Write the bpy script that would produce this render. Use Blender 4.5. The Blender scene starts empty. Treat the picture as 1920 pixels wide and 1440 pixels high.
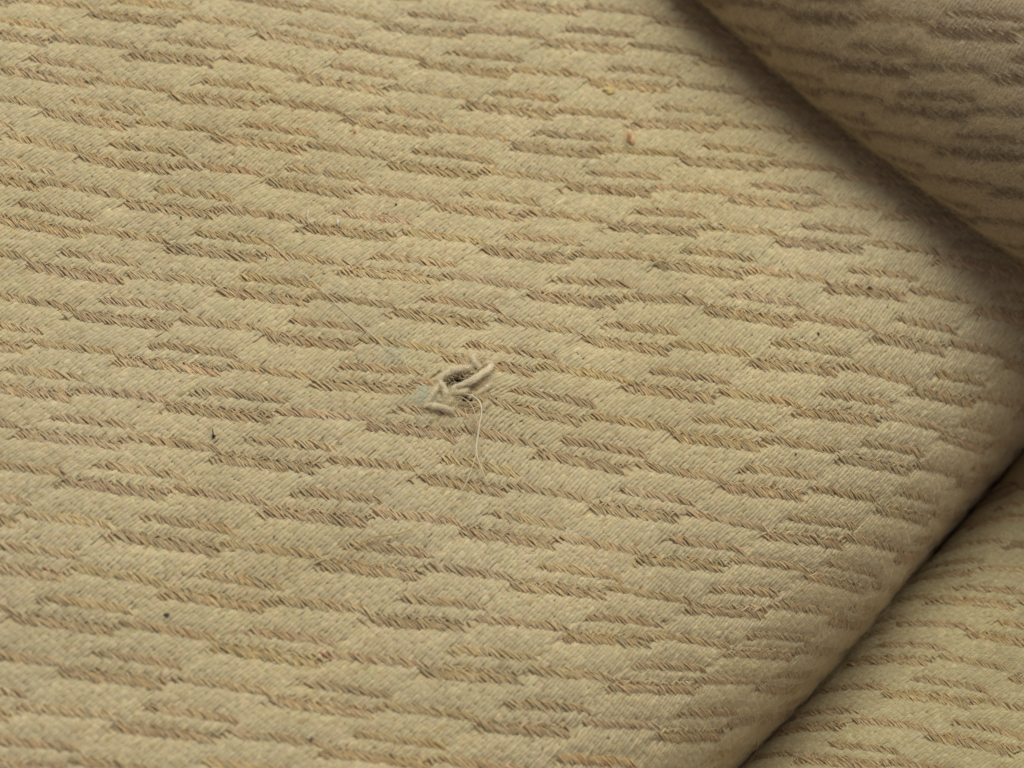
import bpy, math, random
import numpy as np

rng = np.random.default_rng(7)
random.seed(7)
scene = bpy.context.scene
COL = scene.collection

# ------------------------------------------------------------------ camera
ROT = np.array([[0.9867148630859874, 0.03309245513711623, 0.15905555123345982],
                [0.12245059331450701, -0.7949057929176067, -0.5942479554700791],
                [0.10676905526465531, 0.6058297366392985, -0.788397551390714]])
CAM = np.array([0.011043754909390253, -0.3951944725434917, 0.39269780440689833])
cam_data = bpy.data.cameras.new('camera')
cam = bpy.data.objects.new('camera', cam_data)
COL.objects.link(cam)
from mathutils import Matrix, Vector
M = Matrix(((ROT[0][0], -ROT[1][0], -ROT[2][0], CAM[0]),
            (ROT[0][1], -ROT[1][1], -ROT[2][1], CAM[1]),
            (ROT[0][2], -ROT[1][2], -ROT[2][2], CAM[2]),
            (0, 0, 0, 1)))
cam.matrix_world = M
cam_data.sensor_width = 36
cam_data.lens = 18 / math.tan(math.radians(12.5))
cam_data.clip_start = 0.01
cam_data.clip_end = 50
cam_data.dof.use_dof = True
cam_data.dof.focus_distance = 0.497
cam_data.dof.aperture_fstop = 16
scene.camera = cam

# ------------------------------------------------------------------ light
world = bpy.data.worlds.new("World")
scene.world = world
world.use_nodes = True
bg = world.node_tree.nodes['Background']
bg.inputs[0].default_value = (1.0, 0.87, 0.95, 1)
bg.inputs[1].default_value = 0.215

def area(name, loc, target, size, sizey, power, color):
    d = bpy.data.lights.new(name, 'AREA')
    d.shape = 'RECTANGLE'; d.size = size; d.size_y = sizey
    d.energy = power; d.color = color
    o = bpy.data.objects.new(name, d)
    COL.objects.link(o)
    o.location = loc
    o.rotation_euler = (Vector(target) - Vector(loc)).to_track_quat('-Z', 'Y').to_euler()
    return o
area('window_light', (0.10, 0.84, 1.24), (0.06, -0.05, 0), 1.6, 1.0, 27.6, (1.0, 0.985, 0.88))

scene.view_settings.view_transform = 'Standard'
scene.view_settings.look = 'None'
scene.view_settings.gamma = 1
scene.view_settings.exposure = 0.0

# ------------------------------------------------------------------ fitted cloth layout
FIT = {
  'main': dict(m=[-0.63053, -0.776165], n=[0.776165, -0.63053], co=[-0.1199, 0.019339, 0.192116], i0=40,
    prof=[[-0.35, 0.0], [-0.05, 0.0], [-0.04799, -2e-05], [-0.04598, -0.0001], [-0.04397, -0.00022], [-0.04198, -0.00039], [-0.04, -0.00061], [-0.03803, -0.00087], [-0.03609, -0.00118], [-0.03417, -0.00154], [-0.03227, -0.00195], [-0.0304, -0.0024], [-0.02857, -0.0029], [-0.02676, -0.00344], [-0.025, -0.00402], [-0.02328, -0.00464], [-0.0216, -0.00531], [-0.01996, -0.00602], [-0.01838, -0.00676], [-0.01684, -0.00754], [-0.01536, -0.00836], [-0.01394, -0.00922], [-0.01257, -0.01011], [-0.01127, -0.01103], [-0.01003, -0.01198], [-0.00885, -0.01296], [-0.00774, -0.01397], [-0.0067, -0.015], [-0.00573, -0.01606], [-0.00483, -0.01714], [-0.004, -0.01824], [-0.00325, -0.01936], [-0.00257, -0.0205], [-0.00197, -0.02165], [-0.00145, -0.02282], [-0.00101, -0.024], [-0.00065, -0.02519], [-0.00036, -0.02638], [-0.00016, -0.02759], [-4e-05, -0.02879], [0.0, -0.03], [0, -0.034], [0, -0.07]],
    L=[[0, 0], [1, 0], [2, 0], [3, 0], [4, 0], [5, 0], [6, 0], [7, 0], [8, 0], [9, 0], [10, 0], [11, 0], [12, 0], [-1, 1], [0, 1], [1, 1], [2, 1], [3, 1], [4, 1], [5, 1], [6, 1], [7, 1], [8, 1], [9, 1], [-2, 2], [-1, 2], [0, 2], [1, 2], [4, 2], [5, 2], [6, 2], [7, 2], [8, 2], [0, -1], [1, -1], [2, -1], [3, -1], [4, -1], [5, -1], [10, -1], [11, -1], [12, -1], [13, -1], [14, -1], [15, -1], [3, -2], [4, -2], [5, -2], [6, -2], [7, -2], [8, -2], [9, -2], [10, -2], [11, -2], [12, -2], [13, -2], [14, -2], [15, -2], [16, -2], [7, -3], [8, -3], [9, -3], [10, -3], [11, -3], [12, -3], [13, -3], [14, -3], [15, -3], [16, -3], [11, -4], [12, -4], [13, -4], [14, -4], [15, -4]],
    Y=[[-0.20567, -0.00042], [-0.1898, 0.00257], [-0.17525, 0.00332], [-0.15872, 0.00556], [-0.14285, 0.00631], [-0.12697, 0.00781], [-0.11176, 0.0108], [-0.09523, 0.0108], [-0.08068, 0.01379], [-0.06547, 0.01603], [-0.05026, 0.01753], [-0.03571, 0.01753], [-0.02315, 0.01529], [-0.18914, -0.02585], [-0.17459, -0.02435], [-0.15872, -0.0236], [-0.14351, -0.02211], [-0.12631, -0.02211], [-0.11176, -0.01911], [-0.09655, -0.01837], [-0.08068, -0.01612], [-0.06481, -0.01238], [-0.0496, -0.01089], [-0.03571, -0.01089], [-0.17459, -0.05352], [-0.15872, -0.05277], [-0.14351, -0.05127], [-0.12764, -0.04903], [-0.08068, -0.04529], [-0.06481, -0.0423], [-0.04894, -0.04155], [-0.03439, -0.03856], [-0.02182, -0.03931], [-0.23741, 0.02426], [-0.22154, 0.0265], [-0.20567, 0.0295], [-0.19046, 0.03024], [-0.17327, 0.03024], [-0.15872, 0.03398], [-0.082, 0.04146], [-0.06547, 0.04296], [-0.05092, 0.0452], [-0.03637, 0.04445], [-0.02315, 0.04296], [-0.0119, 0.03997], [-0.22154, 0.05417], [-0.20633, 0.05642], [-0.19046, 0.05791], [-0.17525, 0.06016], [-0.15872, 0.06016], [-0.14285, 0.0624], [-0.12697, 0.06464], [-0.1111, 0.06315], [-0.09589, 0.06614], [-0.08068, 0.06838], [-0.06481, 0.07063], [-0.0496, 0.07063], [-0.03637, 0.07138], [-0.02248, 0.06913], [-0.19046, 0.08558], [-0.17459, 0.08783], [-0.15938, 0.08932], [-0.14351, 0.09082], [-0.12764, 0.09232], [-0.11176, 0.09381], [-0.09523, 0.09456], [-0.08002, 0.0968], [-0.06415, 0.0983], [-0.04894, 0.09905], [-0.15806, 0.11774], [-0.14351, 0.11924], [-0.12764, 0.12073], [-0.1111, 0.12223], [-0.09589, 0.12298]]),
  'lower': dict(m=[-0.63053, -0.776165], n=[0.776165, -0.63053], co=[-0.1199, 0.019339, 0.192516], i0=2,
    prof=[[0.0, -0.072], [0.0, -0.06], [-0.0, -0.054], [6e-05, -0.05295], [0.00023, -0.05191], [0.00051, -0.05087], [0.00091, -0.04983], [0.00141, -0.0488], [0.00203, -0.04778], [0.00276, -0.04677], [0.0036, -0.04577], [0.00455, -0.04478], [0.0056, -0.04381], [0.00676, -0.04285], [0.00802, -0.04192], [0.00938, -0.041], [0.01084, -0.0401], [0.01239, -0.03923], [0.01404, -0.03838], [0.01578, -0.03756], [0.0176, -0.03676], [0.01952, -0.03599], [0.02151, -0.03525], [0.02358, -0.03454], [0.02573, -0.03386], [0.02795, -0.03321], [0.03024, -0.0326], [0.03259, -0.03203], [0.035, -0.03148], [0.03747, -0.03098], [0.03999, -0.03051], [0.04256, -0.03008], [0.04518, -0.02969], [0.04783, -0.02934], [0.05052, -0.02903], [0.05325, -0.02876], [0.056, -0.02853], [0.05877, -0.02834], [0.06156, -0.02819], [0.06437, -0.02808], [0.06718, -0.02802], [0.07, -0.028], [0.1, -0.043], [0.3, -0.14]],
    L=[[-6, -2], [-6, 0], [-6, 2], [-6, 3], [-2, -2], [-2, 0], [-2, 2], [-2, 3], [2, -2], [2, 0], [2, 2], [2, 3], [5, -2], [5, 0], [5, 2], [5, 3]],
    Y=[[-0.12602, 0.01306], [-0.05904, -0.01923], [0.00794, -0.05153], [0.04142, -0.06768], [-0.07151, 0.03145], [-0.00453, -0.00085], [0.06245, -0.03315], [0.09594, -0.04929], [-0.017, 0.04984], [0.04998, 0.01754], [0.11696, -0.01476], [0.15045, -0.03091], [0.02389, 0.06363], [0.09086, 0.03133], [0.15784, -0.00097], [0.19133, -0.01712]]),
  'fold': dict(m=[0.726046, -0.687646], n=[-0.687646, -0.726046], co=[6800.310485, -3504.323867, 672.414716, -60.270664, 2.605008, -0.136169], i0=40,
    prof=[[-0.3, 0.0535], [-0.06, 0.0535], [-0.05758, 0.05347], [-0.05517, 0.05336], [-0.05277, 0.05319], [-0.05038, 0.05296], [-0.048, 0.05265], [-0.04564, 0.05228], [-0.04331, 0.05184], [-0.041, 0.05134], [-0.03872, 0.05077], [-0.03648, 0.05014], [-0.03428, 0.04944], [-0.03212, 0.04869], [-0.03, 0.04787], [-0.02793, 0.047], [-0.02592, 0.04607], [-0.02396, 0.04508], [-0.02205, 0.04403], [-0.02021, 0.04294], [-0.01844, 0.04179], [-0.01673, 0.04059], [-0.01509, 0.03935], [-0.01352, 0.03806], [-0.01203, 0.03673], [-0.01062, 0.03536], [-0.00929, 0.03395], [-0.00804, 0.0325], [-0.00687, 0.03102], [-0.00579, 0.02951], [-0.0048, 0.02796], [-0.0039, 0.02639], [-0.00309, 0.0248], [-0.00237, 0.02319], [-0.00174, 0.02155], [-0.00121, 0.0199], [-0.00078, 0.01824], [-0.00044, 0.01656], [-0.00019, 0.01488], [-5e-05, 0.01319], [0.0, 0.0115], [-3e-05, 0.01087], [-0.00015, 0.01017], [-0.00036, 0.00947], [-0.00065, 0.00878], [-0.00103, 0.00811], [-0.00149, 0.00747], [-0.00202, 0.00684], [-0.00263, 0.00625], [-0.00331, 0.00569], [-0.00406, 0.00517], [-0.00486, 0.00468], [-0.00573, 0.00424], [-0.00665, 0.00384], [-0.00761, 0.00349], [-0.00861, 0.00319], [-0.00965, 0.00295], [-0.01071, 0.00275], [-0.0118, 0.00261], [-0.0129, 0.00253], [-0.014, 0.0025], [-0.2, 0.0025]],
    L=[[0, 0], [1, 0], [2, 0], [3, 0], [4, 0], [0, 1], [1, 1]],
    Y=[[-0.01122, 0.08343], [-0.0093, 0.09986], [-0.01026, 0.11709], [-0.0093, 0.13271], [-0.00834, 0.14874], [-0.03078, 0.11468], [-0.03046, 0.13351]]),
}

F_PX = 960 / math.tan(math.radians(12.5))

def project(W):
    c = (W - CAM) @ ROT.T
    return np.stack([960 + F_PX * c[..., 0] / c[..., 2], 720 + F_PX * c[..., 1] / c[..., 2], c[..., 2]], -1)

def smooth(x, a, b):
    t = np.clip((x - a) / (b - a), 0, 1)
    return t * t * (3 - 2 * t)

class Cloth:
    """A sheet of cloth: a profile swept along a fold edge, with the weave laid on it."""
    def __init__(s, key, lam, wave):
        d = FIT[key]
        s.key = key
        s.m = np.array(d['m']); s.n = np.array(d['n']); s.co = d['co']
        q = np.array(d['prof'], float)
        L = np.concatenate([[0], np.cumsum(np.linalg.norm(np.diff(q, axis=0), axis=1))])
        s.q = q; s.T = L - L[d['i0']]
        s.wave = wave
        # weave (row a, column b) -> (t, w) on the sheet : thin plate spline
        s.L = np.array(d['L'], float) * np.array([1.0, 3.6])
        Y = np.array(d['Y'])
        n = len(s.L)
        K = s._k(s.L, s.L) + lam * np.eye(n)
        P = np.concatenate([np.ones((n, 1)), s.L], 1)
        A = np.block([[K, P], [P.T, np.zeros((3, 3))]])
        sol = np.linalg.solve(A, np.concatenate([Y, np.zeros((3, 2))]))
        s.cw, s.ca = sol[:n], sol[n:]
        s.bumps = []
    @staticmethod
    def _k(a, b):
        r2 = ((a[:, None, :] - b[None]) ** 2).sum(-1)
        return np.where(r2 > 1e-12, 0.5 * r2 * np.log(r2 + 1e-12), 0)
    def weave_to_tw(s, A, B):
        sh = A.shape
        x = np.stack([A.ravel(), B.ravel() * 3.6], 1)
        out = np.empty_like(x)
        for i in range(0, len(x), 40000):
            xx = x[i:i + 40000]
            out[i:i + 40000] = s._k(xx, s.L) @ s.cw + np.concatenate([np.ones((len(xx), 1)), xx], 1) @ s.ca
        if getattr(s, 'pinch', None):
            # torn yarns draw the weave in towards the hole
            t0, w0, r, am = s.pinch
            dt, dw = out[:, 0] - t0, out[:, 1] - w0
            g = am * np.exp(-(dt * dt + dw * dw) / (r * r))
            out[:, 0] -= dt * g; out[:, 1] -= dw * g
        return out[:, 0].reshape(sh), out[:, 1].reshape(sh)
    def base(s, t, w):
        q, T = s.q, s.T
        a = np.interp(t, T, q[:, 0]); z = np.interp(t, T, q[:, 1])
        d0 = (q[1] - q[0]) / (T[1] - T[0]); d1 = (q[-1] - q[-2]) / (T[-1] - T[-2])
        lo, hi = t < T[0], t > T[-1]
        a = np.where(lo, q[0, 0] + (t - T[0]) * d0[0], np.where(hi, q[-1, 0] + (t - T[-1]) * d1[0], a))
        z = np.where(lo, q[0, 1] + (t - T[0]) * d0[1], np.where(hi, q[-1, 1] + (t - T[-1]) * d1[1], z))
        e = np.polyval(s.co, np.clip(w, s.wlo, s.whi)) if hasattr(s, 'wlo') else np.polyval(s.co, w)
        xy = (e + a)[..., None] * s.n + w[..., None] * s.m
        return np.concatenate([xy, z[..., None]], -1)
    def pn(s, t, w):
        h = 4e-4
        p = s.base(t, w)
        dt = s.base(t + h, w) - s.base(t - h, w)
        dw = s.base(t, w + h) - s.base(t, w - h)
        n = np.cross(dt, dw)
        n /= np.linalg.norm(n, axis=-1, keepdims=True) + 1e-20
        ref = s.ref
        flip = np.sign((n * ref(t)).sum(-1, keepdims=True)); flip[flip == 0] = 1
        n = n * flip
        # gentle unevenness of the cloth, in millimetres
        z = np.zeros_like(t)
        for (kx, ky, ph, am) in s.wave:
            z = z + am * np.sin(kx * t + ky * w + ph)
        for (t0, w0, r, am) in s.bumps:
            z = z + am * np.exp(-((t - t0) ** 2 + (w - w0) ** 2) / (r * r))
        return p + n * z[..., None], n
    def ref(s, t):
        # outward direction of the sheet at arc position t
        q, T = s.q, s.T
        tt = np.clip(t, T[0] + 1e-6, T[-1] - 1e-6)
        h = 3e-4
        da = np.interp(tt + h, T, q[:, 0]) - np.interp(tt - h, T, q[:, 0])
        dz = np.interp(tt + h, T, q[:, 1]) - np.interp(tt - h, T, q[:, 1])
        return np.concatenate([(-dz)[..., None] * s.n, da[..., None]], -1)
    def find(s, x, y, tr, wr):
        """the (t, w) that the photograph shows at pixel x, y (used once, to place things on the cloth)"""
        for k in range(4):
            t, w = np.meshgrid(np.linspace(*tr, 81), np.linspace(*wr, 81))
            q = project(s.pn(t, w)[0])
            i = np.unravel_index(((q[..., 0] - x) ** 2 + (q[..., 1] - y) ** 2).argmin(), t.shape)
            t0, w0 = t[i], w[i]
            dt = (tr[1] - tr[0]) / 25; dw = (wr[1] - wr[0]) / 25
            tr = (t0 - dt, t0 + dt); wr = (w0 - dw, w0 + dw)
        return t0, w0

main = Cloth('main', 0.15, [(55, 22, 0.4, 0.0008), (-28, 61, 1.9, 0.0008), (93, -70, 2.2, 0.00018)])
lower = Cloth('lower', 0.6, [(70, 40, 0.9, 0.0006), (-40, 90, 2.9, 0.0005)])
fold = Cloth('fold', 0.3, [(60, 35, 0.2, 0.0009), (-45, 80, 1.1, 0.0008)])

def corner_w(c, pts):
    v = []
    for (x, y) in pts:
        d = np.array([(x - 960) / F_PX, (y - 720) / F_PX, 1]) @ ROT
        g = CAM + d * (-CAM[2] / d[2])
        v.append(g[:2] @ c.m)
    return min(v), max(v)
main.wlo, main.whi = corner_w(main, [(1375, 1440), (1920, 865)])
main.wlo -= 0.06; main.whi += 0.05
lower.wlo, lower.whi = main.wlo, main.whi
fold.wlo, fold.whi = corner_w(fold, [(1310, 0), (1920, 480)])
fold.wlo -= 0.03; fold.whi += 0.03
RANGE = {}
a, b = corner_w(main, [(0, 0), (1920, 0), (0, 1440), (1920, 1440)])
RANGE['main'] = (-0.34, 0.036, a - 0.03, b + 0.03)
RANGE['lower'] = (-0.019, 0.20, main.wlo - 0.02, main.whi + 0.05)
RANGE['fold'] = (-0.19, 0.045, fold.wlo - 0.01, fold.whi + 0.04)

# coarse depth picture of the three sheets, so that weave nobody can see is left out
ZW, ZH = 240, 180
zbuf = np.full((ZH + 40, ZW + 40), 9.0)
def zindex(q):
    ix = np.floor(q[..., 0] / 8).astype(int) + 20
    iy = np.floor(q[..., 1] / 8).astype(int) + 20
    ok = (ix >= 0) & (ix < ZW + 40) & (iy >= 0) & (iy < ZH + 40)
    return np.clip(ix, 0, ZW + 39), np.clip(iy, 0, ZH + 39), ok
for c in (main, lower, fold):
    r = RANGE[c.key]
    t, w = np.meshgrid(np.linspace(r[0], r[1], 500), np.linspace(r[2], r[3], 500))
    q = project(c.pn(t, w)[0])
    ix, iy, ok = zindex(q)
    np.minimum.at(zbuf, (iy[ok], ix[ok]), q[..., 2][ok])
def visible(P, margin=90, slack=0.007):
    q = project(P)
    ix, iy, ok = zindex(q)
    inside = (q[..., 0] > -margin) & (q[..., 0] < 1920 + margin) & (q[..., 1] > -margin) & (q[..., 1] < 1440 + margin)
    return inside & ok & (q[..., 2] < zbuf[iy, ix] + slack)

# ------------------------------------------------------------------ materials
def wool_material(name, rough=0.95, fibre=1.0, sheen=0.25, val=0.13, bump=0.22):
    m = bpy.data.materials.new(name)
    m.use_nodes = True
    nt = m.node_tree; N = nt.nodes; Lk = nt.links
    bs = N['Principled BSDF']
    bs.inputs['Roughness'].default_value = rough
    bs.inputs['Specular IOR Level'].default_value = 0.12
    bs.inputs['Sheen Weight'].default_value = sheen
    bs.inputs['Sheen Roughness'].default_value = 0.5
    col = N.new('ShaderNodeAttribute'); col.attribute_name = 'tint'
    fib = N.new('ShaderNodeAttribute'); fib.attribute_name = 'fib'
    nz = N.new('ShaderNodeTexNoise'); nz.inputs['Scale'].default_value = 1.0
    nz.inputs['Detail'].default_value = 3; nz.inputs['Roughness'].default_value = 0.65
    Lk.new(fib.outputs['Vector'], nz.inputs['Vector'])
    tc = N.new('ShaderNodeTexCoord')
    n2 = N.new('ShaderNodeTexNoise'); n2.inputs['Scale'].default_value = 45; n2.inputs['Detail'].default_value = 4
    Lk.new(tc.outputs['Object'], n2.inputs['Vector'])
    hsv = N.new('ShaderNodeHueSaturation')
    mr = N.new('ShaderNodeMapRange')
    mr.inputs['From Min'].default_value = 0.3; mr.inputs['From Max'].default_value = 0.7
    mr.inputs['To Min'].default_value = 1 - val; mr.inputs['To Max'].default_value = 1 + val
    Lk.new(nz.outputs['Fac'], mr.inputs['Value'])
    m2 = N.new('ShaderNodeMapRange')
    m2.inputs['From Min'].default_value = 0.3; m2.inputs['From Max'].default_value = 0.7
    m2.inputs['To Min'].default_value = 0.92; m2.inputs['To Max'].default_value = 1.08
    Lk.new(n2.outputs['Fac'], m2.inputs['Value'])
    n3 = N.new('ShaderNodeTexNoise'); n3.inputs['Scale'].default_value = 13; n3.inputs['Detail'].default_value = 2
    Lk.new(tc.outputs['Object'], n3.inputs['Vector'])
    m3 = N.new('ShaderNodeMapRange')
    m3.inputs['From Min'].default_value = 0.3; m3.inputs['From Max'].default_value = 0.7
    m3.inputs['To Min'].default_value = 0.95; m3.inputs['To Max'].default_value = 1.06
    Lk.new(n3.outputs['Fac'], m3.inputs['Value']); Lk.new(m3.outputs['Result'], hsv.inputs['Saturation'])
    mu = N.new('ShaderNodeMath'); mu.operation = 'MULTIPLY'
    Lk.new(mr.outputs['Result'], mu.inputs[0]); Lk.new(m2.outputs['Result'], mu.inputs[1])
    Lk.new(mu.outputs[0], hsv.inputs['Value'])
    Lk.new(col.outputs['Color'], hsv.inputs['Color'])
    Lk.new(hsv.outputs['Color'], bs.inputs['Base Color'])
    bp = N.new('ShaderNodeBump'); bp.inputs['Strength'].default_value = bump; bp.inputs['Distance'].default_value = 0.0002
    Lk.new(nz.outputs['Fac'], bp.inputs['Height']); Lk.new(bp.outputs['Normal'], bs.inputs['Normal'])
    return m
M_CREAM = wool_material('cream_wool')
M_BROWN = wool_material('heather_brown_wool', val=0.30)

def plain(name, color, rough=0.8, spec=0.2, noise=None, scale=300, sheen=0.0):
    m = bpy.data.materials.new(name)
    m.use_nodes = True
    nt = m.node_tree; N = nt.nodes; Lk = nt.links
    bs = N['Principled BSDF']
    bs.inputs['Roughness'].default_value = rough
    bs.inputs['Specular IOR Level'].default_value = spec
    bs.inputs['Sheen Weight'].default_value = sheen
    bs.inputs['Base Color'].default_value = (*color, 1)
    if noise:
        tc = N.new('ShaderNodeTexCoord')
        nz = N.new('ShaderNodeTexNoise'); nz.inputs['Scale'].default_value = scale; nz.inputs['Detail'].default_value = 5
        Lk.new(tc.outputs['Object'], nz.inputs['Vector'])
        mx = N.new('ShaderNodeMix'); mx.data_type = 'RGBA'
        mx.inputs[6].default_value = (*color, 1); mx.inputs[7].default_value = (*noise, 1)
        Lk.new(nz.outputs['Fac'], mx.inputs[0]); Lk.new(mx.outputs[2], bs.inputs['Base Color'])
        bp = N.new('ShaderNodeBump'); bp.inputs['Strength'].default_value = 0.5; bp.inputs['Distance'].default_value = 0.0003
        Lk.new(nz.outputs['Fac'], bp.inputs['Height']); Lk.new(bp.outputs['Normal'], bs.inputs['Normal'])
    return m
M_BACK = plain('ground_weave', (0.53, 0.43, 0.24), 0.95, 0.05, (0.58, 0.48, 0.28), 900)
def fibre(name, color):
    # a wool fibre lets about half of the light through
    m = bpy.data.materials.new(name)
    m.use_nodes = True
    nt = m.node_tree; N = nt.nodes; Lk = nt.links
    N.remove(N['Principled BSDF'])
    d = N.new('ShaderNodeBsdfDiffuse'); t = N.new('ShaderNodeBsdfTranslucent'); x = N.new('ShaderNodeMixShader')
    d.inputs['Color'].default_value = (*color, 1); t.inputs['Color'].default_value = (*color, 1)
    x.inputs[0].default_value = 0.5
    Lk.new(d.outputs[0], x.inputs[1]); Lk.new(t.outputs[0], x.inputs[2])
    Lk.new(x.outputs[0], N['Material Output'].inputs['Surface'])
    return m
M_FUZZ = fibre('wool_fibre', (0.78, 0.69, 0.46))
M_FUZZ_SHADE = fibre('shaded_brown_wool_fibre', (0.40, 0.30, 0.20))  # brown fibre darkened for the fold, its shade is in the colour
M_FUZZ_B = fibre('brown_wool_fibre', (0.68, 0.53, 0.31))
M_THREAD = plain('pale_thread', (0.74, 0.66, 0.46), 0.45, 0.4)
M_PALE_YELLOW = plain('yellowish_thread', (0.68, 0.56, 0.33), 0.5, 0.35)
M_YELLOW = plain('straw_thread', (0.52, 0.38, 0.13), 0.5, 0.35)
M_DARK = plain('dark_lint', (0.05, 0.042, 0.035), 0.9, 0.1, (0.10, 0.085, 0.07), 2500)
M_GREY = plain('grey_lint', (0.15, 0.135, 0.12), 0.9, 0.05, (0.22, 0.2, 0.18), 2500)
M_ORANGE = plain('orange_crumb', (0.80, 0.45, 0.20), 0.75, 0.25, (0.85, 0.60, 0.36), 900)
M_RED = plain('salmon_crumb', (0.58, 0.24, 0.11), 0.75, 0.25, (0.66, 0.34, 0.18), 900)
M_MUSTARD = plain('mustard_flake', (0.55, 0.42, 0.13), 0.75, 0.25, (0.6, 0.48, 0.22), 900)
M_WHITE = plain('white_lint', (0.78, 0.75, 0.64), 0.6, 0.3)
M_TABLE = plain('dark_table', (0.06, 0.045, 0.035), 0.6, 0.3, (0.09, 0.07, 0.05), 60)

# ------------------------------------------------------------------ mesh helpers
def link(name, data, mat=None, parent=None):
    o = bpy.data.objects.new(name, data)
    COL.objects.link(o)
    if mat is not None and data is not None:
        data.materials.append(mat)
    if parent is not None:
        o.parent = parent
    return o
def tag(o, label=None, cat=None, group=None, kind=None):
    if label: o['label'] = label
    if cat: o['category'] = cat
    if group: o['group'] = group
    if kind: o['kind'] = kind
    return o
def empty(name, loc=(0, 0, 0)):
    o = bpy.data.objects.new(name, None)
    o.empty_display_size = 0.01
    COL.objects.link(o)
    o.location = loc
    return o

def tubes(P, Nrm, Rad, sides=5, flat=0.85, arc=False):
    """P: (N, K, 3) centre lines. Returns verts, quads, fib coords."""
    N, K, _ = P.shape
    Tn = np.empty_like(P)
    Tn[:, 1:-1] = P[:, 2:] - P[:, :-2]; Tn[:, 0] = P[:, 1] - P[:, 0]; Tn[:, -1] = P[:, -1] - P[:, -2]
    Tn /= np.linalg.norm(Tn, axis=-1, keepdims=True) + 1e-12
    B = np.cross(Tn, Nrm); B /= np.linalg.norm(B, axis=-1, keepdims=True) + 1e-12
    U = np.cross(B, Tn)
    if arc:
        th = np.radians(np.linspace(-8, 188, sides))
    else:
        th = np.arange(sides) / sides * 2 * np.pi + np.pi / 2
    c, s = np.cos(th), np.sin(th) * flat
    V = P[:, :, None] + Rad[:, :, None, None] * (B[:, :, None] * c[None, None, :, None] + U[:, :, None] * s[None, None, :, None])
    i = np.arange(N)[:, None, None] * K * sides
    k = np.arange(K - 1)[None, :, None] * sides
    j = np.arange(sides - 1 if arc else sides)[None, None, :]
    j2 = (j + 1) % sides
    F = np.stack([i + k + j, i + k + j2, i + k + sides + j2, i + k + sides + j], -1).reshape(-1, 4)
    al = np.linspace(0, 1, K)
    seed = rng.random((N, 1, 1)) * 60
    fib = np.stack([np.broadcast_to(al[None, :, None] * 1.6 + seed, (N, K, sides)),
                    np.broadcast_to(np.cos(th)[None, None] * 2.4, (N, K, sides)),
                    np.broadcast_to(np.sin(th)[None, None] * 2.4, (N, K, sides))], -1)
    return V.reshape(-1, 3), F, fib.reshape(-1, 3)

def mesh_from(name, V, F, fib=None, tint=None):
    me = bpy.data.meshes.new(name)
    nv, nf = len(V), len(F)
    k = F.shape[1]
    me.vertices.add(nv); me.loops.add(nf * k); me.polygons.add(nf)
    me.vertices.foreach_set('co', np.ascontiguousarray(V, dtype=np.float32).ravel())
    me.loops.foreach_set('vertex_index', np.ascontiguousarray(F, dtype=np.int32).ravel())
    me.polygons.foreach_set('loop_start', np.arange(nf, dtype=np.int32) * k)
    me.polygons.foreach_set('use_smooth', np.ones(nf, dtype=bool))
    if fib is not None:
        at = me.attributes.new('fib', 'FLOAT_VECTOR', 'POINT')
        at.data.foreach_set('vector', np.ascontiguousarray(fib, dtype=np.float32).ravel())
    if tint is not None:
        at = me.attributes.new('tint', 'FLOAT_COLOR', 'POINT')
        at.data.foreach_set('color', np.ascontiguousarray(np.concatenate([tint, np.ones((len(tint), 1))], 1), dtype=np.float32).ravel())
    me.update(calc_edges=True)
    return me

def hair(name, P, rad, mat, parent):
    """P (N, K, 3), rad (N, K)"""
    N, K, _ = P.shape
    cu = bpy.data.hair_curves.new(name)
    cu.add_curves([K] * N)
    cu.attributes['position'].data.foreach_set('vector', np.ascontiguousarray(P, dtype=np.float32).ravel())
    at = cu.attributes.get('radius') or cu.attributes.new('radius', 'FLOAT', 'POINT')
    at.data.foreach_set('value', np.ascontiguousarray(rad, dtype=np.float32).ravel())
    o = link(name, cu, mat, parent)
    o['kind'] = 'stuff'
    return o

# ------------------------------------------------------------------ the weave
SH = 0.255      # each pattern row starts this much of a period further right
DASH = [('upper', 0.155, 0.61, -0.455, 0.082), ('mid', 0.53, 1.03, -0.165, 0.082), ('thick', 0.0, 0.53, 0.0, 0.148)]
def hook(u, u0, u1):
    # dashes rise out of the cream at their left end and dip at their right end
    x = (u - u0) / (u1 - u0)
    return 0.07 * np.clip(1 - x / 0.16, 0, 1) ** 2 + 0.05 * np.clip((x - 0.85) / 0.15, 0, 1) ** 2

def dash_distance(U, V):
    """signed distance (in rows) to the nearest brown dash; negative inside"""
    best = np.full(U.shape, 9.0)
    a0 = np.floor(V)
    for da in (-1, 0, 1, 2):
        a = a0 + da
        u = U - SH * a
        for (nm, u0, u1, vd, ht) in DASH:
            uu = np.mod(u - u0, 1.0) + u0
            for uc in (uu, uu - 1.0):
                dv = np.abs(V - a - vd - hook(np.clip(uc, u0, u1), u0, u1)) - ht
                # slanted ends: the cream ribs that bound a dash lean to the right
                uq = uc + 0.24 * (V - a - vd)
                du = np.maximum(np.maximum(u0 - uq, uq - u1), 0) * 3.6
                d = np.where(du > 0, np.sqrt(du ** 2 + np.maximum(dv, 0) ** 2), dv)
                best = np.minimum(best, d)
    return best

def uv_to_weave(U, V):
    return V, U - SH * V

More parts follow.
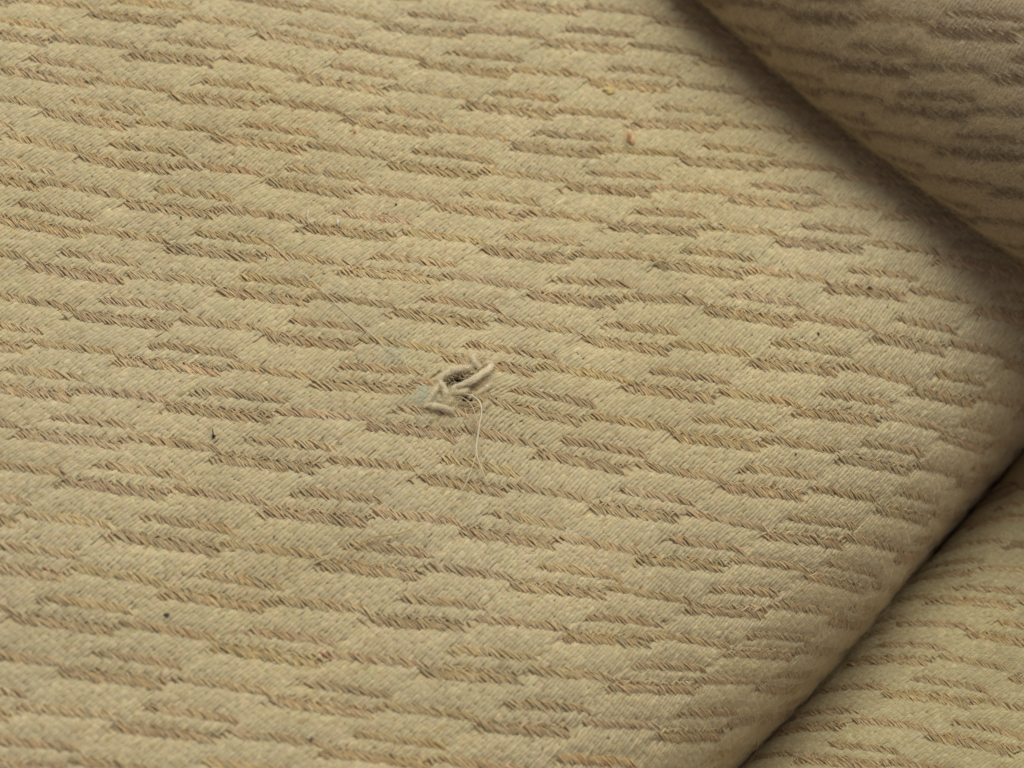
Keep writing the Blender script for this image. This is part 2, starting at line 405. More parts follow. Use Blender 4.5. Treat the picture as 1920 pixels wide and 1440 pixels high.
CREAM = np.array([0.56, 0.479, 0.29])
FOLD_SHADE_CREAM = np.array([0.445, 0.372, 0.285])     # same cream, darker and less yellow: the fold's shade painted in
LOWER_SHADE_CREAM = np.array([0.50, 0.445, 0.265])  # same cream dimmed: the lower layer's weaker light put into its colour
HEATHER = np.array([(0.62, 0.475, 0.25), (0.64, 0.505, 0.28), (0.59, 0.44, 0.225), (0.56, 0.43, 0.235), (0.64, 0.46, 0.22),
                    (0.47, 0.375, 0.225), (0.61, 0.44, 0.24), (0.62, 0.505, 0.295), (0.59, 0.465, 0.26)])
HEATHER = HEATHER * 0.6 + HEATHER.mean(0) * np.array([0.985, 1.0, 1.03]) * 0.4
PUFF = 0.00028

def puff(d):
    return PUFF * (smooth(d, -0.02, 0.20) - 0.5)

HOLE_T, HOLE_W = main.find(853, 722, (-0.2, -0.05), (RANGE['main'][2], RANGE['main'][3]))
main.bumps = [(HOLE_T, HOLE_W, 0.009, 0.0017), (HOLE_T, HOLE_W, 0.0035, -0.0012)]
main.pinch = (HOLE_T, HOLE_W, 0.010, 0.30)
def hole_value(x, y):
    """below 1 inside the moth hole, in photo pixels about its middle"""
    dx, dy = x - 853, y - 724
    c, s = math.cos(-0.15), math.sin(-0.15)
    u = dx * c - dy * s; v = dx * s + dy * c
    second = np.sqrt(((x - 884) / 30) ** 2 + ((y - 760) / 17) ** 2)
    return np.minimum(second, np.sqrt((u / 42) ** 2 + (v / 30) ** 2) * (1 + 0.12 * np.sin(3 * np.arctan2(v, u) + 1)))

MINT = [(797, 738, 22, 0.85), (742, 655, 24, 0.5), (690, 620, 24, 0.2), (630, 560, 24, 0.18), (800, 762, 18, 0.45), (655, 592, 16, 0.15)]

def build_weave(c, parent, arange, brange, fuzz_n, fuzz_len, cream_name='cream_rib_weave'):
    on_main = c is main
    # ---- cream ribs: short woollen stitches laid end to end along leaning ribs
    k = 0.245
    ncol = 41; nst = 9
    A0, A1 = arange; B0, B1 = brange
    Vs = np.arange(A0 * nst, A1 * nst) / nst
    Umin, Umax = B0 + SH * A0, B1 + SH * A1 + 1
    i = np.arange(int(Umin * ncol) - 40, int(Umax * ncol) + 40)
    I, V = np.meshgrid(i, Vs)
    I = I.ravel().astype(float); V = V.ravel()
    V = V + ((I * 0.382) % 1.0) / nst + rng.normal(0, 0.012, V.shape)
    U = I / ncol - k * V + rng.normal(0, 0.0015, V.shape)
    Bc = U - SH * V
    keep = (Bc > B0 - 0.6) & (Bc < B1 + 0.6)
    U, V, Bc = U[keep], V[keep], Bc[keep]
    t, w = c.weave_to_tw(V, Bc)
    r = RANGE[c.key]
    keep = (t > r[0]) & (t < r[1]) & (w > r[2]) & (w < r[3])
    U, V, t, w = U[keep], V[keep], t[keep], w[keep]
    p, _ = c.pn(t, w)
    vis = visible(p)
    U, V, p = U[vis], V[vis], p[vis]
    d = dash_distance(U, V)
    inside = d < -0.015
    # in the broad dashes some cream shows through between the brown
    keep = ~inside
    if on_main:
        q = project(p)
        keep &= hole_value(q[:, 0], q[:, 1]) > 1.0
    U, V = U[keep], V[keep]
    n = len(U)
    K = 5
    s = np.linspace(-1, 1, K)
    hl = 0.088 * (1 + rng.normal(0, 0.10, n))
    lean = k * (1 + rng.normal(0, 0.10, n))
    Vk = V[:, None] - s[None] * hl[:, None]
    Uk = U[:, None] + s[None] * (hl * lean)[:, None] + rng.normal(0, 0.0010, (n, K))
    A, B = uv_to_weave(Uk, Vk)
    tt, ww = c.weave_to_tw(A, B)
    p, nn = c.pn(tt, ww)
    dk = dash_distance(Uk, Vk)
    arch = (1 - s ** 2)[None] * 0.00007 + rng.normal(0, 0.00003, (n, 1))
    z = puff(dk) + arch
    p = p + nn * z[..., None]
    rad = (0.00047 * (1 + rng.normal(0, 0.08, (n, 1)))) * np.sqrt(np.clip(1 - 0.82 * np.abs(s) ** 3, 0.05, 1))[None]
    V3, F, fib = tubes(p, nn, rad, 6, 0.42, True)
    tint = (FOLD_SHADE_CREAM if c is fold else LOWER_SHADE_CREAM if c is lower else CREAM)[None] * (1 + rng.normal(0, 0.055, (n, 1))) * (1 + rng.normal(0, 0.018, (n, 3)))
    odd = rng.random(n)
    tint[odd < 0.012] *= np.array([0.86, 0.78, 0.66])
    tint[odd > 0.985] *= np.array([1.12, 1.12, 1.16])
    if on_main:
        q = project(p[:, 2])
        for (mx, my, mr, ms) in MINT:
            f = ms * rng.uniform(0.3, 1.3, (n, 1)) * np.exp(-((q[:, 0] - mx) ** 2 + (q[:, 1] - my) ** 2) / mr ** 2)[:, None]
            tint = tint * (1 - f) + np.array([0.40, 0.475, 0.385]) * f
    me = mesh_from(cream_name, V3, F, fib, np.repeat(tint, K * 6, axis=0))
    o = link(cream_name, me, M_CREAM, parent)
    o['kind'] = 'stuff'
    cream_p, cream_n = p, nn

    # ---- brown dashes: each a run of fine leaning strands, one object per dash
    count = 0
    roots = []
    for a in range(int(A0), int(A1) + 1):
        for b in range(int(B0), int(B1) + 1):
            for (nm, u0, u1, vd, ht) in DASH:
                U0 = b + SH * a
                tc, wc = c.weave_to_tw(np.array([a + vd, a + vd, a + vd]),
                                       np.array([u0 + 0.05, (u0 + u1) / 2, u1 - 0.05]) + b - SH * vd)
                if not ((tc > r[0]) & (tc < r[1])).any():
                    continue
                P0, _ = c.pn(tc, wc)
                if not visible(P0, 40, 0.002).any():
                    continue
                e0 = u0 + rng.normal(0, 0.012); e1 = u1 + rng.normal(0, 0.015)
                rows = [(vd, 1.0)] if nm != 'thick' else [(vd + 0.055, 1.0), (vd - 0.075, 0.8)]
                dash_tone = rng.normal(0.58 if c is fold else 0.90 if c is lower else 1.0, 0.07) * np.array([1, rng.normal(1, 0.015), rng.normal(1.12 if c is fold else 1, 0.035)])  # random tone, plus shade painted into the browns of fold and lower layer
                Ul, Vl, hlv, hlu, tl, zl = [], [], [], [], [], []
                for (vr, dens) in rows:
                    m_ = int((e1 - e0) * 150 * dens)
                    us = np.linspace(e0, e1, m_) + rng.normal(0, 0.004, m_)
                    vv = vr + hook(np.clip(us, u0, u1), u0, u1) + rng.normal(0, 0.016, m_)
                    us = us - 0.24 * (vv - vd)
                    top = vr < vd
                    hv = (0.095 if not top else 0.066) * (1 + rng.normal(0, 0.2, m_))
                    hu = hv * (0.30 + rng.normal(0, 0.07, m_))
                    if top:
                        hu = hu * np.where(rng.random(m_) < 0.3, -1, 1)
                    cid = (np.arange(m_) // 3 + rng.integers(0, 99)).astype(int)
                    pal = rng.integers(0, len(HEATHER), m_ // 3 + 120)
                    tn = HEATHER[pal[cid % len(pal)]] * dash_tone * (1 + rng.normal(0, 0.08, (m_, 1)))
                    if top:
                        cr = rng.random(m_) < 0.48
                        tn[cr] = CREAM * 0.95
                    rr = rng.random(m_)
                    tn[rr > 0.90] = CREAM * 0.97
                    tn[rr < 0.008] = (0.47, 0.27, 0.15)
                    # ragged ends: strands thin out towards both ends of a dash
                    xe = (us - e0) / (e1 - e0)
                    st = rng.random(m_) < np.clip(np.minimum(xe, 1 - xe) / 0.10, 0.25, 1)
                    us, vv, hv, hu, tn = us[st], vv[st], hv[st], hu[st], tn[st]; m_ = len(us)
                    Ul.append(us); Vl.append(vv); hlv.append(hv); hlu.append(hu); tl.append(tn)
                    zl.append(rng.normal(0.00012, 0.00007, m_))
                us, vv, hv, hu, tn, zz = (np.concatenate(x) for x in (Ul, Vl, hlv, hlu, tl, zl))
                K2 = 4
                s2 = np.linspace(-1, 1, K2)
                Uk = U0 + us[:, None] + s2[None] * hu[:, None]
                Vk = a + vv[:, None] + s2[None] * hv[:, None] + 0.012 * (s2 ** 2)[None]
                A, B = uv_to_weave(Uk, Vk)
                tt, ww = c.weave_to_tw(A, B)
                p, nn = c.pn(tt, ww)
                z = zz[:, None] + 0.00012 * (1 - s2 ** 2)[None] - 0.00004
                p = p + nn * z[..., None]
                ok = visible(p[:, 1])
                if on_main:
                    q = project(p[:, 1])
                    ok &= hole_value(q[:, 0], q[:, 1]) > 0.95
                if ok.sum() < 6:
                    continue
                p, nn, tn = p[ok], nn[ok], tn[ok]
                rad = (0.00021 * (1 + rng.normal(0, 0.2, (len(p), 1)))) * np.array([0.55, 1, 1, 0.4])[None]
                V3, F, fib = tubes(p, nn, rad, 4, 0.7)
                me = mesh_from('brown_dash', V3, F, fib, np.repeat(tn, K2 * 4, axis=0))
                link('brown_dash', me, M_BROWN, parent)
                roots.append((p[:, 1], nn[:, 1]))
                count += 1
    # ---- loose surface fibres
    m_ = fuzz_n
    j = rng.integers(0, len(cream_p), m_)
    kk = rng.integers(0, K, m_)
    base, nrm = cream_p[j, kk], cream_n[j, kk]
    dirn = cream_p[j, -1] - cream_p[j, 0]
    dirn /= np.linalg.norm(dirn, axis=1, keepdims=True)
    grow_hair(base, nrm, dirn, fuzz_len, M_FUZZ, 'surface_fuzz', parent)
    if c is not lower:
        te, we = c.weave_to_tw(*uv_to_weave(U, V))
        lo, hi = ((-0.030, 0.020) if c is fold else (-0.022, 0.012))
        cand = np.nonzero((te > lo) & (te < hi))[0]
        j = rng.choice(cand, 26000 if c is fold else 18000)
        base = cream_p[j, 2] + rng.normal(0, 0.0003, (len(j), 3))
        grow_hair(base, cream_n[j, 2], rng.normal(0, 1, (len(j), 3)), 0.0021, M_FUZZ, 'edge_fuzz', parent, 2.4)
    if roots:
        bp = np.concatenate([x[0] for x in roots]); bn = np.concatenate([x[1] for x in roots])
        j = rng.integers(0, len(bp), int(fuzz_n * 0.32))
        grow_hair(bp[j], bn[j], rng.normal(0, 1, (len(j), 3)), fuzz_len * 0.8, M_FUZZ_SHADE if c is fold else M_FUZZ_B, 'brown_fuzz', parent)
    print('WEAVE', c.key, 'cream', n, 'dashes', count)

def grow_hair(base, nrm, dirn, length, mat, name, parent, lift=1.0):
    m_ = len(base)
    g = rng.normal(0, 1, (m_, 3))
    d0 = dirn * rng.normal(0.5, 0.8, (m_, 1)) + 0.75 * g
    d0 = d0 - (d0 * nrm).sum(1, keepdims=True) * nrm
    d0 /= np.linalg.norm(d0, axis=1, keepdims=True) + 1e-9
    up = lift * rng.uniform(0.02, 0.6, (m_, 1)) ** 1.5
    ln = length * rng.gamma(3.0, 1 / 3.0, (m_, 1))
    curl = np.cross(nrm, d0) * rng.normal(0, 0.7, (m_, 1))
    KH = 5
    P = np.empty((m_, KH, 3))
    b0 = base + nrm * 0.00022
    for i, x in enumerate(np.linspace(0, 1, KH)):
        P[:, i] = b0 + ln * (d0 * x + curl * x * x * 0.7 + nrm * up * (x * 1.1 - x * x * 0.8))
    rad = np.linspace(1, 0.35, KH)[None] * rng.uniform(0.011e-3, 0.021e-3, (m_, 1))
    hair(name, P, rad, mat, parent)

# ------------------------------------------------------------------ ground weave (the sheet under the stitches)
def sheet(c, parent, nt, nw, holed=False, depth=-0.00017):
    r = RANGE[c.key]
    ts = np.linspace(r[0], r[1], nt); ws = np.linspace(r[2], r[3], nw)
    if holed:
        ts = np.unique(np.concatenate([ts, np.linspace(HOLE_T - 0.006, HOLE_T + 0.006, 60)]))
        ws = np.unique(np.concatenate([ws, np.linspace(HOLE_W - 0.006, HOLE_W + 0.006, 60)]))
    t, w = np.meshgrid(ts, ws)
    p, n = c.pn(t, w)
    top = p + n * depth
    bot = p + n * (depth - 0.0009)
    H, Wd = t.shape
    idx = np.arange(H * Wd).reshape(H, Wd)
    q = np.stack([idx[:-1, :-1], idx[:-1, 1:], idx[1:, 1:], idx[1:, :-1]], -1)
    mask = np.ones(q.shape[:2], bool)
    if holed:
        x = project(top); x = 0.25 * (x[:-1, :-1] + x[1:, :-1] + x[:-1, 1:] + x[1:, 1:])
        u = (x[..., 0] - 856); v = (x[..., 1] - 716) + 0.18 * u
        hv = np.sqrt((u / 27) ** 2 + (v / 12) ** 2) + 0.2 * np.sin(u * 0.9) * np.sin(v * 0.8 + 1)
        h2 = np.sqrt(((x[..., 0] - 874) / 14) ** 2 + ((x[..., 1] - 748) / 7) ** 2)
        mask = (hv > 1) & (h2 > 1)
    f = q[mask]
    off = H * Wd
    # rim walls join the two faces of the sheet
    e = {}
    allf = np.concatenate([f[:, [0, 1]], f[:, [1, 2]], f[:, [2, 3]], f[:, [3, 0]]])
    key = np.sort(allf, 1)
    code = key[:, 0].astype(np.int64) * off + key[:, 1]
    _, inv, cnt = np.unique(code, return_inverse=True, return_counts=True)
    rim = allf[cnt[inv] == 1]
    walls = np.stack([rim[:, 1], rim[:, 0], rim[:, 0] + off, rim[:, 1] + off], 1)
    F = np.concatenate([f, f[:, ::-1] + off, walls])
    V3 = np.concatenate([top.reshape(-1, 3), bot.reshape(-1, 3)])
    me = mesh_from('ground_weave', V3, F)
    return link('ground_weave', me, M_BACK, parent)

# ------------------------------------------------------------------ build the three layers of cloth
GRP = 'layers of the woven wool cloth'
cloth = empty('wool_cloth', (0.05, -0.09, 0))
tag(cloth, 'broad flat layer of cream and brown woven wool with a moth hole in it', 'fabric', GRP)
under = empty('wool_cloth', (0.16, -0.17, -0.016))
tag(under, 'lower layer of cream and brown woven wool showing below the dark crease', 'fabric', GRP)
roll = empty('wool_cloth', (0.17, 0.06, 0.02))
tag(roll, 'thick shaded fold of fuzzy woven wool lying over the flat layer', 'fabric', GRP)
bpy.context.view_layer.update()
sheet(main, cloth, 260, 260, True)
sheet(lower, under, 110, 160)
sheet(fold, roll, 140, 150)
build_weave(main, cloth, (-4, 20), (-6, 4), 260000, 0.00085)
build_weave(lower, under, (-7, 6), (-3, 4), 60000, 0.0010)
build_weave(fold, roll, (-4, 9), (-2, 4), 80000, 0.0015)
# ------------------------------------------------------------------ the hole: torn yarn ends and loose threads (parts of the cloth)
MR = RANGE['main']
_cache = {}
def on_cloth(x, y, h=0.0, c=main):
    key = (x, y, c.key)
    if key not in _cache:
        r = RANGE[c.key]
        _cache[key] = c.find(x, y, (r[0] * 0.98, 0.0) if c is not lower else (0.0, 0.12), (r[2], r[3]))
    t, w = _cache[key]
    p, n = c.pn(np.array([t]), np.array([w]))
    return p[0] + n[0] * h, n[0]

def curve_through(pts, n):
    """Catmull-Rom through the given points"""
    P = np.array(pts, float)
    P = np.concatenate([[2 * P[0] - P[1]], P, [2 * P[-1] - P[-2]]])
    m = len(P) - 3
    out = []
    for s in np.linspace(0, m, n):
        i = min(int(s), m - 1); u = s - i
        a, b, c_, d = P[i:i + 4]
        out.append(0.5 * ((2 * b) + (c_ - a) * u + (2 * a - 5 * b + 4 * c_ - d) * u * u + (3 * b - a - 3 * c_ + d) * u ** 3))
    return np.array(out)

def strand(name, pix, rad, mat, parent, n=40, sides=7, tint=None, taper=0.5, wob=0.0, flat=1.0, plies=0, label=None):
    """a yarn or thread lying along photo pixels (x, y, height in mm)"""
    pts = [on_cloth(x, y, h * 1e-3)[0] for (x, y, h) in pix]
    nrm = on_cloth(pix[len(pix) // 2][0], pix[len(pix) // 2][1])[1]
    P = curve_through(pts, n)
    if wob:
        P = P + np.cumsum(rng.normal(0, wob, P.shape), 0) * 0.3 + rng.normal(0, wob * 0.4, P.shape)
    s = np.linspace(0, 1, n)
    R0 = rad * (1 - taper * np.abs(2 * s - 1) ** 3) * (1 + rng.normal(0, 0.05, n))
    R0[-1] *= 0.4; R0[0] *= 0.5
    if plies:
        # two twisted plies
        Pn = np.repeat(nrm[None], n, 0)
        T = np.gradient(P, axis=0); T /= np.linalg.norm(T, axis=1, keepdims=True)
        B = np.cross(T, Pn); B /= np.linalg.norm(B, axis=1, keepdims=True); U = np.cross(B, T)
        L = np.concatenate([[0], np.cumsum(np.linalg.norm(np.diff(P, axis=0), axis=1))])
        ang = L / (rad * 9) * 2 * np.pi
        PP = np.stack([P + (B * np.cos(ang + q)[:, None] + U * np.sin(ang + q)[:, None]) * (R0 * 0.5)[:, None] for q in np.arange(plies) * 2 * np.pi / plies])
        RR = np.repeat((R0 * 0.68)[None], plies, 0)
        NN = np.repeat(Pn[None], plies, 0)
    else:
        PP, RR, NN = P[None], R0[None], np.repeat(nrm[None, None], n, 1)
    V3, F, fib = tubes(PP, NN, RR, sides, flat)
    fib[:, 0] *= 6
    tt = np.repeat(np.array(tint if tint is not None else CREAM)[None], len(V3), 0) * (1 + rng.normal(0, 0.03, (len(V3), 1)))
    me = mesh_from(name, V3, F, fib, tt)
    o = link(name, me, mat, parent)
    if label: o['label'] = label
    return o, P, nrm

PALE = np.array([0.88, 0.82, 0.67])
M_PALE = fibre('pale_wool_fibre', (0.95, 0.90, 0.75))
yarns = [
    ([(848, 741, 0.2), (852, 731, 1.0), (866, 728, 1.6), (884, 721, 2.0), (900, 711, 2.3), (913, 701, 2.2), (920, 690, 1.6), (912, 684, 0.8)], 0.00050, PALE),
    ([(889, 668, 0.5), (886, 676, 1.2), (890, 686, 1.5), (899, 694, 1.2)], 0.00042, PALE * 0.97),
    ([(820, 712, 0.4), (826, 722, 1.0), (832, 733, 1.2), (835, 744, 1.2), (832, 756, 0.6)], 0.00044, PALE * 0.95),
    ([(795, 761, 0.4), (806, 764, 1.2), (822, 767, 1.5), (838, 770, 1.4), (849, 772, 0.6)], 0.00050, PALE * 1.04),
    ([(818, 716, 0.0), (830, 706, 0.6), (846, 699, 0.9), (864, 695, 0.9), (884, 690, 0.4)], 0.00050, PALE * 0.93),
    ([(797, 757, 0.3), (806, 749, 0.9), (813, 739, 1.0), (819, 729, 0.7), (822, 720, 0.2)], 0.00042, PALE * 0.97),
    ([(850, 733, 0.3), (858, 739, 0.9), (868, 738, 1.1), (876, 733, 0.8), (872, 727, 0.3)], 0.00036, PALE),
    ([(890, 742, 0.1), (901, 735, 0.4), (912, 728, 0.5), (922, 719, 0.3)], 0.00036, PALE * 0.85),
    ([(826, 752, 0.3), (834, 759, 0.9), (842, 757, 1.1), (846, 750, 0.6)], 0.00036, PALE),
    ([(905, 772, 0.2), (909, 763, 0.7), (916, 755, 0.6)], 0.00030, PALE * 0.95),
]
yp, yn = [], []
for (pix, rad, tint) in yarns:
    pix = [(x, y, h * (0.5 if y > 745 else 0.7)) for (x, y, h) in pix]
    o, P, nrm = strand('frayed_yarn', pix, rad * 0.95, M_CREAM, cloth, 34, 8, tint, 0.85, 0.00005, 0.85)
    # the loose fibres that make up the bulk of the yarn end
    T = np.gradient(P, axis=0); T /= np.linalg.norm(T, axis=1, keepdims=True)
    Bn = np.cross(T, nrm); Bn /= np.linalg.norm(Bn, axis=1, keepdims=True); Un = np.cross(Bn, T)
    nf = 380
    hp = np.empty((nf, 9, 3))
    for q_ in range(nf):
        c0 = rng.uniform(-0.08, 0.75); c1 = min(c0 + rng.uniform(0.25, 0.6), 1.04)
        sx = np.clip(np.linspace(c0, c1, 9), 0, 1) * (len(P) - 1)
        i0 = np.clip(sx.astype(int), 0, len(P) - 2); fr = (sx - i0)[:, None]
        pp = P[i0] * (1 - fr) + P[i0 + 1] * fr
        th = rng.uniform(0, 6.28) + np.linspace(0, 1, 9) * (c1 - c0) * 7
        rr = rad * 1.3 * (0.55 + 0.45 * rng.random()) * (1 + rng.normal(0, 0.12, 9))
        es = np.abs(2 * np.linspace(c0, c1, 9) - 1)
        rr = rr * (1 - 0.35 * es ** 2 + 0.9 * rng.random() * np.clip(es - 0.6, 0, 1) / 0.4)
        rr[-1] *= rng.uniform(1, 2.4); rr[0] *= rng.uniform(1, 2.0)
        hp[q_] = pp + Bn[i0] * (np.cos(th) * rr)[:, None] + Un[i0] * (np.sin(th) * rr * 0.85)[:, None]
    hair('yarn_fibres', hp, np.full(hp.shape[:2], 0.000028), M_PALE, o)
    yp.append(P); yn.append(np.repeat(nrm[None], len(P), 0))
yp = np.concatenate(yp); yn = np.concatenate(yn)
j = rng.integers(0, len(yp), 1500)
grow_hair(yp[j] + rng.normal(0, 0.00028, (1500, 3)), yn[j], rng.normal(0, 1, (1500, 3)), 0.0011, M_FUZZ, 'yarn_fuzz', cloth)

# the brown ground weave laid bare inside the hole, and the fine hairs that cross it
Pb, Nb, Rb, Tb = [], [], [], []
for k_ in range(420):
    x = rng.uniform(812, 912); y = rng.uniform(702, 775)
    hv = math.hypot((x - 857) / 25, (y - 715 + 0.15 * (x - 857)) / 9)
    if hv < 1.25 or math.hypot((x - 874) / 14, (y - 748) / 7) < 1:
        continue
    if math.hypot((x - 862) / 54, (y - 738) / 38) > 1:
        continue
    ang = rng.choice([0.7, -0.6]) + rng.normal(0, 0.35); l = rng.uniform(6, 13)
    pts = [on_cloth(round(x + math.cos(ang) * l * s, 1), round(y + math.sin(ang) * l * s * 0.8, 1), (-0.35 + 0.3 * (1 - s * s) + rng.normal(0, 0.10)) * 1e-3)[0] for s in (-1, -0.3, 0.4, 1)]
    Pb.append(pts); Nb.append([on_cloth(853, 722)[1]] * 4); Rb.append(np.array([0.6, 1, 1, 0.5]) * rng.uniform(0.00016, 0.00028))
    Tb.append(HEATHER[rng.integers(0, len(HEATHER))] * rng.uniform(0.65, 0.95))
V3, F, fib = tubes(np.array(Pb), np.array(Nb), np.array(Rb), 5, 1.0)
o = link('bare_ground_yarn', mesh_from('bare_ground_yarn', V3, F, fib, np.repeat(np.array(Tb), 20, 0)), M_BROWN, cloth)
o['kind'] = 'stuff'
hp = []
for k_ in range(70):
    x = rng.uniform(826, 890); y = rng.uniform(708, 760); ang = rng.normal(0.1, 0.8); l = rng.uniform(5, 14); bend = rng.normal(0, 4)
    hp.append([on_cloth(round(x + math.cos(ang) * l * s - math.sin(ang) * bend * s * s, 1), round(y + math.sin(ang) * l * s + math.cos(ang) * bend * s * s, 1), (0.1 + 0.7 * (1 - s * s)) * 1e-3)[0] for s in (-1, -0.5, 0, 0.5, 1)])
hp = np.array(hp)
hair('hole_hairs', hp, np.full(hp.shape[:2], 0.000028), M_THREAD, cloth)

strand('loose_thread', [(868, 741, 0.2), (876, 746, 1.2), (888, 757, 2.2), (896, 771, 3.0), (899, 789, 3.2), (896, 808, 3.0), (893, 828, 2.6), (890, 850, 2.2), (892, 867, 2.0), (901, 888, 1.6), (914, 914, 0.9)],
       0.00020, M_THREAD, cloth, 70, 6, taper=0.45, wob=0.000012, label='pale loose thread trailing from the hole')
strand('loose_thread', [(855, 746, 0.2), (863, 751, 1.2), (875, 763, 2.0), (883, 778, 2.6), (889, 798, 2.8), (894, 822, 2.4), (892, 846, 2.1), (887, 872, 1.9), (879, 897, 1.7), (866, 925, 1.5), (848, 950, 1.2), (828, 966, 1.0), (808, 980, 0.6)],
       0.00012, M_PALE_YELLOW, cloth, 80, 6, taper=0.45, wob=0.000012, label='yellowish loose thread trailing from the hole').__class__

# ------------------------------------------------------------------ things lying on the cloth
def lying(name, label, cat, pix, rad, mat, group=None, n=60, taper=0.6, wob=0.00001):
    r0 = empty(name, tuple(on_cloth(pix[0][0], pix[0][1])[0]))
    o, _, _ = strand('strand', pix, rad, mat, None, n, 5, taper=taper, wob=wob)
    # a thing of one piece: the mesh itself is the top-level object
    bpy.data.objects.remove(r0)
    o.name = name
    tag(o, label, cat, group)
    return o
lying('stray_thread', 'very fine pale thread dipping through the weave diagonally down to the hole', 'thread',
      [(178, 118, -1.0), (215, 158, 0.3), (240, 180, -0.9), (257, 197, 0.9), (268, 211, 0.8), (292, 238, -0.9), (330, 272, 0.7), (341, 284, 0.8), (352, 297, 0.9), (371, 316, 1.1), (391, 334, 0.9), (420, 368, -0.6),
       (452, 405, 0.45), (480, 432, -0.5), (520, 470, 0.5), (556, 505, 0.2), (592, 537, 0.8), (622, 566, 0.7), (655, 596, 0.4), (690, 625, 0.8), (715, 648, 0.6), (724, 656, 1.2), (744, 667, 1.6), (756, 679, 1.8), (762, 696, 1.5), (772, 710, 1.0), (786, 728, 0.7), (796, 740, -0.4)],
      0.00010, M_PALE, n=170)
lying('straw_fibre', 'yellow straw fibre lying below the hole across a brown dash', 'fibre',
      [(632, 1062, 0.5), (645, 1048, 1.0), (660, 1035, 1.2), (680, 1022, 1.3), (700, 1013, 1.3), (725, 1009, 1.2), (748, 1006, 1.2), (763, 1000, 1.2), (777, 992, 0.7)], 0.00013, M_YELLOW, n=44)
lying('white_lint', 'short straight white lint hair to the upper right of the hole', 'lint', [(1331, 428, 0.7), (1340, 427.5, 0.9), (1356, 429, 0.7)], 0.00012, M_WHITE, n=12)
lying('white_lint', 'tiny bright lint curl on the upper left of the cloth', 'lint', [(630, 414, 0.6), (633, 418, 1.0), (632, 424, 1.1), (635, 429, 0.6)], 0.00019, M_WHITE, n=14)
lying('white_lint', 'small bent pale fibre beside a brown dash on the upper left', 'lint', [(574, 396, 0.6), (577, 402, 1.0), (576, 412, 1.1), (580, 420, 0.9), (590, 424, 0.5)], 0.00011, M_WHITE, n=20)

def crumb(name, label, cat, x, y, sx, sy, mat, h=0.5, rot=0.0, thick=0.6, group=None, c=main, stalk=None, upright=False):
    """an uneven little lump, sx by sy photo pixels"""
    p, nrm = on_cloth(x, y, 0, c)
    px = abs(project(p)[2]) / F_PX
    import bmesh
    bm = bmesh.new()
    bmesh.ops.create_icosphere(bm, subdivisions=3, radius=1)
    right = ROT[0] - nrm * (ROT[0] @ nrm); right /= np.linalg.norm(right)
    down = np.cross(right, nrm); 
    if down @ ROT[1] < 0: down = -down
    if upright:
        nrm, down = -ROT[2], ROT[1]
        right = ROT[0]
    cr, sr = math.cos(rot), math.sin(rot)
    e1 = right * cr + down * sr; e2 = -right * sr + down * cr
    ph = rng.uniform(0, 6, 6)
    for v in bm.verts:
        a = v.co
        g = 1 + 0.20 * math.sin(2.3 * a.x + 3.1 * a.y + ph[0]) + 0.15 * math.sin(4.1 * a.y - 3 * a.z + ph[1]) + 0.08 * math.sin(9 * a.x + 7 * a.z + ph[2])
        q = p + (e1 * a.x * sx + e2 * a.y * sy) * g * px * 0.5 + nrm * (a.z * g * thick * min(sx, sy) * px * 0.5 + h * 1e-3)
        v.co = q
    if stalk:
        q0, _ = on_cloth(x, y, (h + 0.2) * 1e-3, c)
        q1, _ = on_cloth(x + stalk[0], y + stalk[1], (h + 0.7) * 1e-3, c)
        d = Vector(q1 - q0)
        res = bmesh.ops.create_cone(bm, cap_ends=True, segments=6, radius1=0.00018, radius2=0.00010, depth=d.length)
        mt = Matrix.Translation(Vector((q0 + q1) / 2)) @ d.to_track_quat('Z', 'Y').to_matrix().to_4x4()
        bmesh.ops.transform(bm, matrix=mt, verts=res['verts'])
    for f in bm.faces: f.smooth = True
    for v in bm.verts: v.co = v.co - Vector(p)
    me = bpy.data.meshes.new(name); bm.to_mesh(me); bm.free()
    o = link(name, me, mat)
    o.location = p
    tag(o, label, cat, group)
    return o
SP = 'dark specks of lint on the cloth'
crumb('orange_crumb', 'upright pale orange crumb on the cloth near the thick shaded fold', 'crumb', 1182, 260, 12, 25, M_ORANGE, 1.3, -0.2, 0.8, upright=True)
crumb('mustard_flake', 'flat mustard yellow flake on the cloth above the orange crumb', 'crumb', 1141, 172, 20, 15, M_MUSTARD, 0.5, -0.3, 0.4)
crumb('salmon_crumb', 'tiny salmon pink crumb on the upper middle of the cloth', 'crumb', 665, 249, 5, 8, M_RED, 0.6, 0.1, 0.8)
crumb('lint_speck', 'black speck with a short stalk, left of and below the hole', 'lint', 400, 821, 6.5, 6, M_DARK, 0.6, 0, 0.9, SP, stalk=(-3, -11))
crumb('lint_speck', 'dark grey oval speck low on the left of the cloth', 'lint', 312, 1155, 10, 7, M_GREY, 0.6, 0.2, 0.8, SP)
crumb('lint_speck', 'tiny round black speck at upper left, just left of a thin black sliver', 'lint', 339, 411, 4.5, 4.5, M_DARK, 0.6, 0, 0.9, SP)
crumb('lint_speck', 'thin upright black sliver at upper left beside a round speck', 'lint', 386, 411, 2.2, 9, M_DARK, 0.7, 0.1, 0.9, SP)
crumb('lint_speck', 'minute black dot right of the thin black sliver', 'lint', 499, 489, 2.8, 3.0, M_DARK, 0.6, 0, 0.9, SP)
crumb('lint_speck', 'dark round speck at the bottom edge left of centre', 'lint', 583, 1388, 6, 6, M_GREY, 0.6, 0.5, 0.8, SP)
crumb('lint_speck', 'slate grey speck near the shadow of the thick fold', 'lint', 1629, 541, 7, 6, M_GREY, 0.6, -0.3, 0.8, SP)
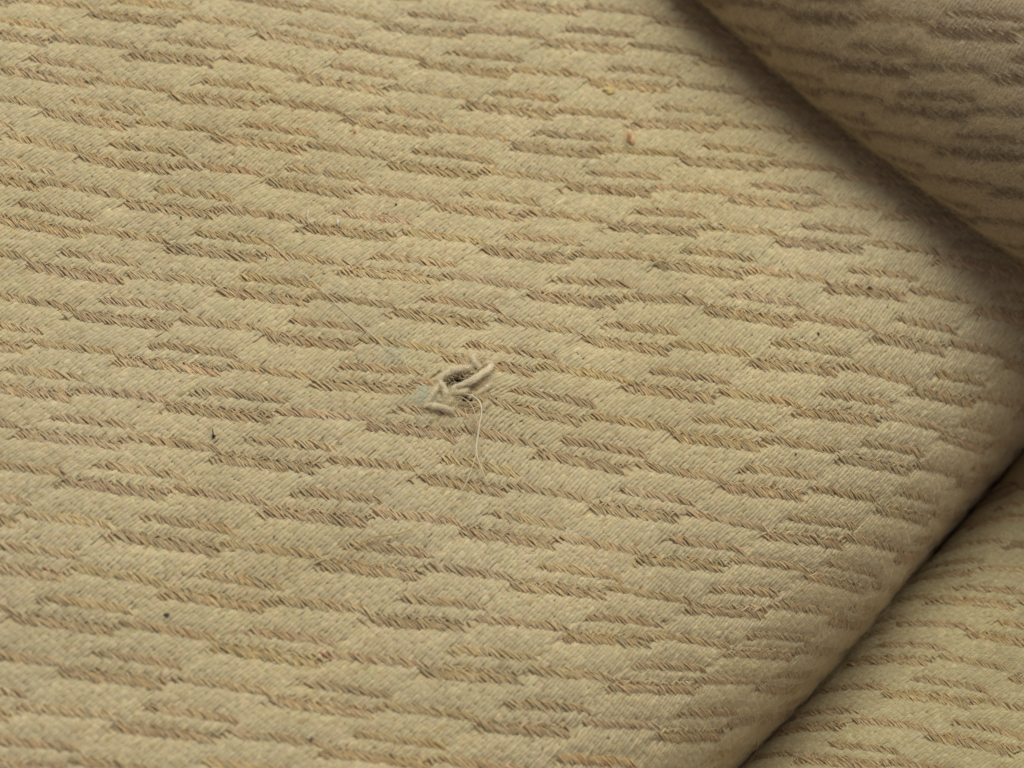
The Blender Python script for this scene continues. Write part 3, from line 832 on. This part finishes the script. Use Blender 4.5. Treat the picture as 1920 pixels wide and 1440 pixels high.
crumb('lint_speck', 'small dark speck on a cream rib right of the hole', 'lint', 1533, 628, 4.5, 5, M_DARK, 0.6, 0.3, 0.8, SP)
crumb('lint_speck', 'tiny dark speck beside a brown dash near the lower right crease', 'lint', 1490, 853, 4, 4, M_GREY, 0.6, 0, 0.8, SP)
crumb('lint_speck', 'tiny dark speck on cream below the orange crumb', 'lint', 1232, 394, 4, 4, M_DARK, 0.6, 0, 0.8, SP)
crumb('lint_speck', 'minute brown black dot above the hole near the middle of the cloth', 'lint', 742, 386, 4, 4, M_DARK, 0.6, 0, 0.8, SP)
crumb('lint_speck', 'soft dark grey speck on the thick shaded fold', 'lint', 1620, 213, 9, 10, M_GREY, 0.6, 0, 0.8, SP, fold)

# fine dust caught in the weave
Pd, Nd, Rd, Td = [], [], [], []
for k_ in range(150):
    tt_ = rng.uniform(-0.26, -0.004); ww_ = rng.uniform(MR[2] + 0.02, MR[3] - 0.02)
    p0, n0 = main.pn(np.array([tt_]), np.array([ww_]))
    dv = rng.normal(0, 1, 3); dv -= n0[0] * (dv @ n0[0]); dv /= np.linalg.norm(dv)
    l = rng.uniform(0.0001, 0.0003)
    cpt = p0[0] + n0[0] * 0.00035
    Pd.append([cpt - dv * l, cpt - dv * l * 0.3, cpt + dv * l * 0.4, cpt + dv * l]); Nd.append([n0[0]] * 4)
    Rd.append(np.array([0.3, 1, 0.9, 0.3]) * rng.uniform(0.00006, 0.00018))
    Td.append([(0.05, 0.04, 0.03), (0.14, 0.11, 0.08), (0.45, 0.22, 0.10), (0.2, 0.17, 0.13)][rng.integers(0, 4)])
V3, F, fib = tubes(np.array(Pd), np.array(Nd), np.array(Rd), 6, 0.9)
tag(link('dust', mesh_from('dust', V3, F, fib, np.repeat(np.array(Td), 24, 0)), M_BROWN), kind='stuff')

# ------------------------------------------------------------------ the table under the cloth
import bmesh
bm = bmesh.new()
bmesh.ops.create_cube(bm, size=1)
for v in bm.verts: v.co = Vector((v.co.x * 1.2 + 0.08, v.co.y * 1.0 - 0.05, v.co.z * 0.03 - 0.079))
bmesh.ops.bevel(bm, geom=bm.edges[:], offset=0.004, segments=2, affect='EDGES')
me = bpy.data.meshes.new('table'); bm.to_mesh(me); bm.free()
tag(link('table', me, M_TABLE), kind='structure')

# parts were built in world space: keep them there under their Empties
bpy.context.view_layer.update()
for root in (cloth, under, roll):
    inv = root.matrix_world.inverted()
    for ch in root.children:
        ch.matrix_parent_inverse = inv
